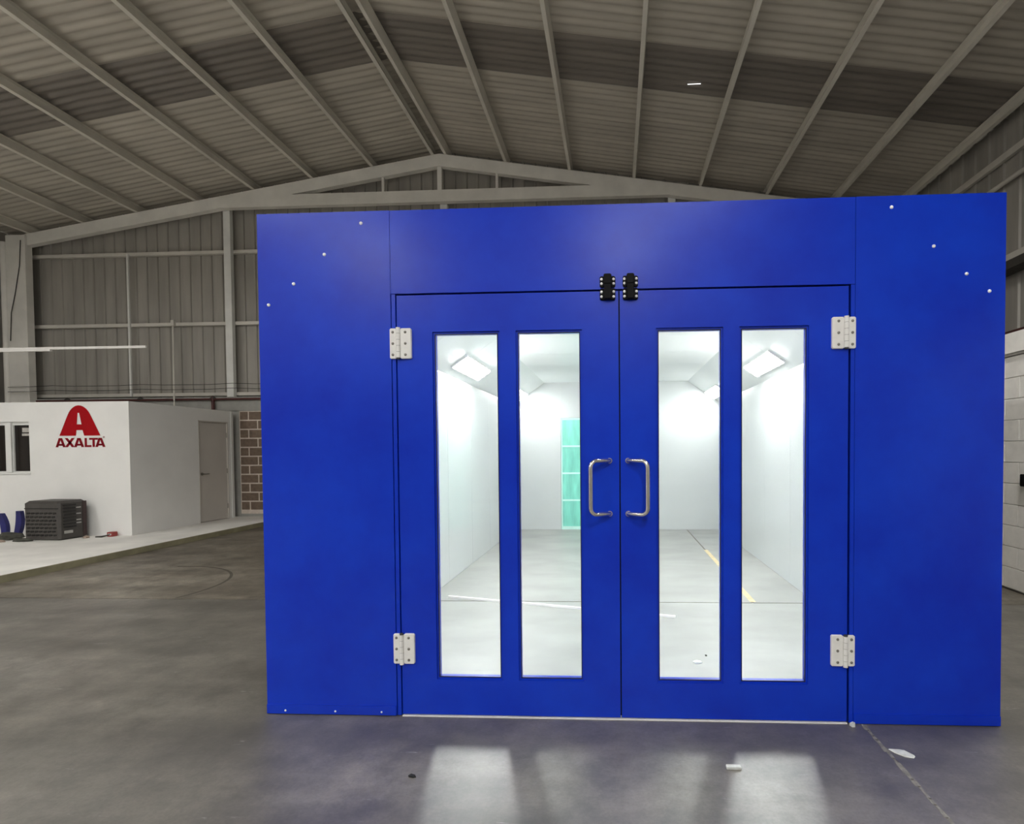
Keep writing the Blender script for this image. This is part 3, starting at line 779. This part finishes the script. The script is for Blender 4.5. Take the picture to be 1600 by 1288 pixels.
# strip lights in the booth coves
def cove_lamp(s, y, label, m_='booth_lamp'):
    xi = XI0 if s < 0 else XI1
    n = Vector((-s * .39, 0, -.56)).normalized() if False else Vector((-s * .573, 0, -.82))
    dirv = Vector((s * .82, 0, -.573)); c = Vector((s * 1.68 + .012, y, 0))
    c.z = 2.295 + (abs(xi - c.x)) * (ZC - 2.295) / .565
    t = empty('cove_light', (c.x, y, c.z - .1), label=label, cat='light', group='strip lights in the booth coves')
    def bx_(w_, l, h0, h1):
        m = MB().box(-w_ / 2, w_ / 2, -l / 2, l / 2, h0, h1)
        return m.map(lambda v: c + dirv * v.x + Vector((0, v.y, 0)) + n * v.z)
    bx_(.215, 1.08, -.004, .016).build('housing', 'lamp_body', t)
    bx_(.195, 1.05, .015, .022).build('diffuser', m_, t)
    for k in (-.065, 0, .065):
        m = MB().tube([(k, -.50, .024), (k, .50, .024)], .010, 8)
        m.map(lambda v: c + dirv * v.x + Vector((0, v.y, 0)) + n * v.z).build('lamp_tube', m_, t)
for s, sd in ((-1, 'left'), (1, 'right')):
    for y, w_ in ((3.55, 'nearest the doors'), (6.33, 'seen largest through the glass'), (9.28, 'furthest by the rear wall')):
        cove_lamp(s, y, 'lit strip light in %s booth cove %s' % (sd, w_), 'booth_lamp_dim' if y > 9 else 'booth_lamp')

# ------------------------------------------------------------------ loose bits
MB().beam((-1.66, 5.29, .010), (.51, 4.69, .010), .022, .018).build('plastic_strip', 'white_bar', label='long thin white plastic strip lying on the booth floor', cat='strip')
def scrap(name, c, pts, h, m, label, cat):
    b = MB(); n = len(pts); c = Vector(c)
    v = [c + Vector((x, y, .0005)) for x, y in pts] + [c + Vector((x * .9, y * .9, h * (.6 + .4 * ((i * 7) % 3) / 2))) for i, (x, y) in enumerate(pts)] + [c + Vector((0, 0, h))]
    fs = [tuple(reversed(range(n)))]
    for i in range(n):
        j = (i + 1) % n; fs += [(i, j, n + j, n + i), (n + i, n + j, 2 * n)]
    b.add(v, fs).build(name, m, label=label, cat=cat)
scrap('black_scrap', (-.913, 2.349, 0), [(-.02, .004), (-.012, -.007), (.008, -.011), (.021, -.006), (.013, .006), (-.008, .011)], .008, 'scrap_black', 'tiny black scrap on floor left of the light patch', 'scrap')
MB().cbox(.497, .563, 2.455, 2.478, .0005, .012, .002).build('plastic_stub', 'paper', label='short white plastic stub on floor before right door', cat='scrap')
scrap('paper_scrap', (1.351, 2.623, 0), [(-.045, .03), (-.03, -.004), (.0, -.035), (.035, -.045), (.05, -.03), (.022, .012), (.004, .026)], .008, 'paper', 'crumpled white paper scrap beside the floor joint', 'scrap')
scrap('plaster_lump', (1.232, 2.872, 0), [(-.014, .008), (-.008, -.014), (.008, -.012), (.015, .004), (.004, .013)], .024, 'paper', 'small pale plaster lump under the right door jamb', 'scrap')
p = floor_pt(1089, 1036); scrap('paper_scrap', (p.x, p.y, 0), [(-.03, .01), (-.018, -.02), (.01, -.025), (.035, -.01), (.03, .014), (0, .022)], .012, 'paper', 'white paper scrap on booth floor behind right door', 'scrap')
p = floor_pt(1103, 1025); scrap('black_scrap', (p.x, p.y, 0), [(-.006, .012), (-.006, -.01), (.006, -.012), (.007, .01)], .008, 'scrap_black', 'tiny black scrap on booth floor behind right door', 'scrap')
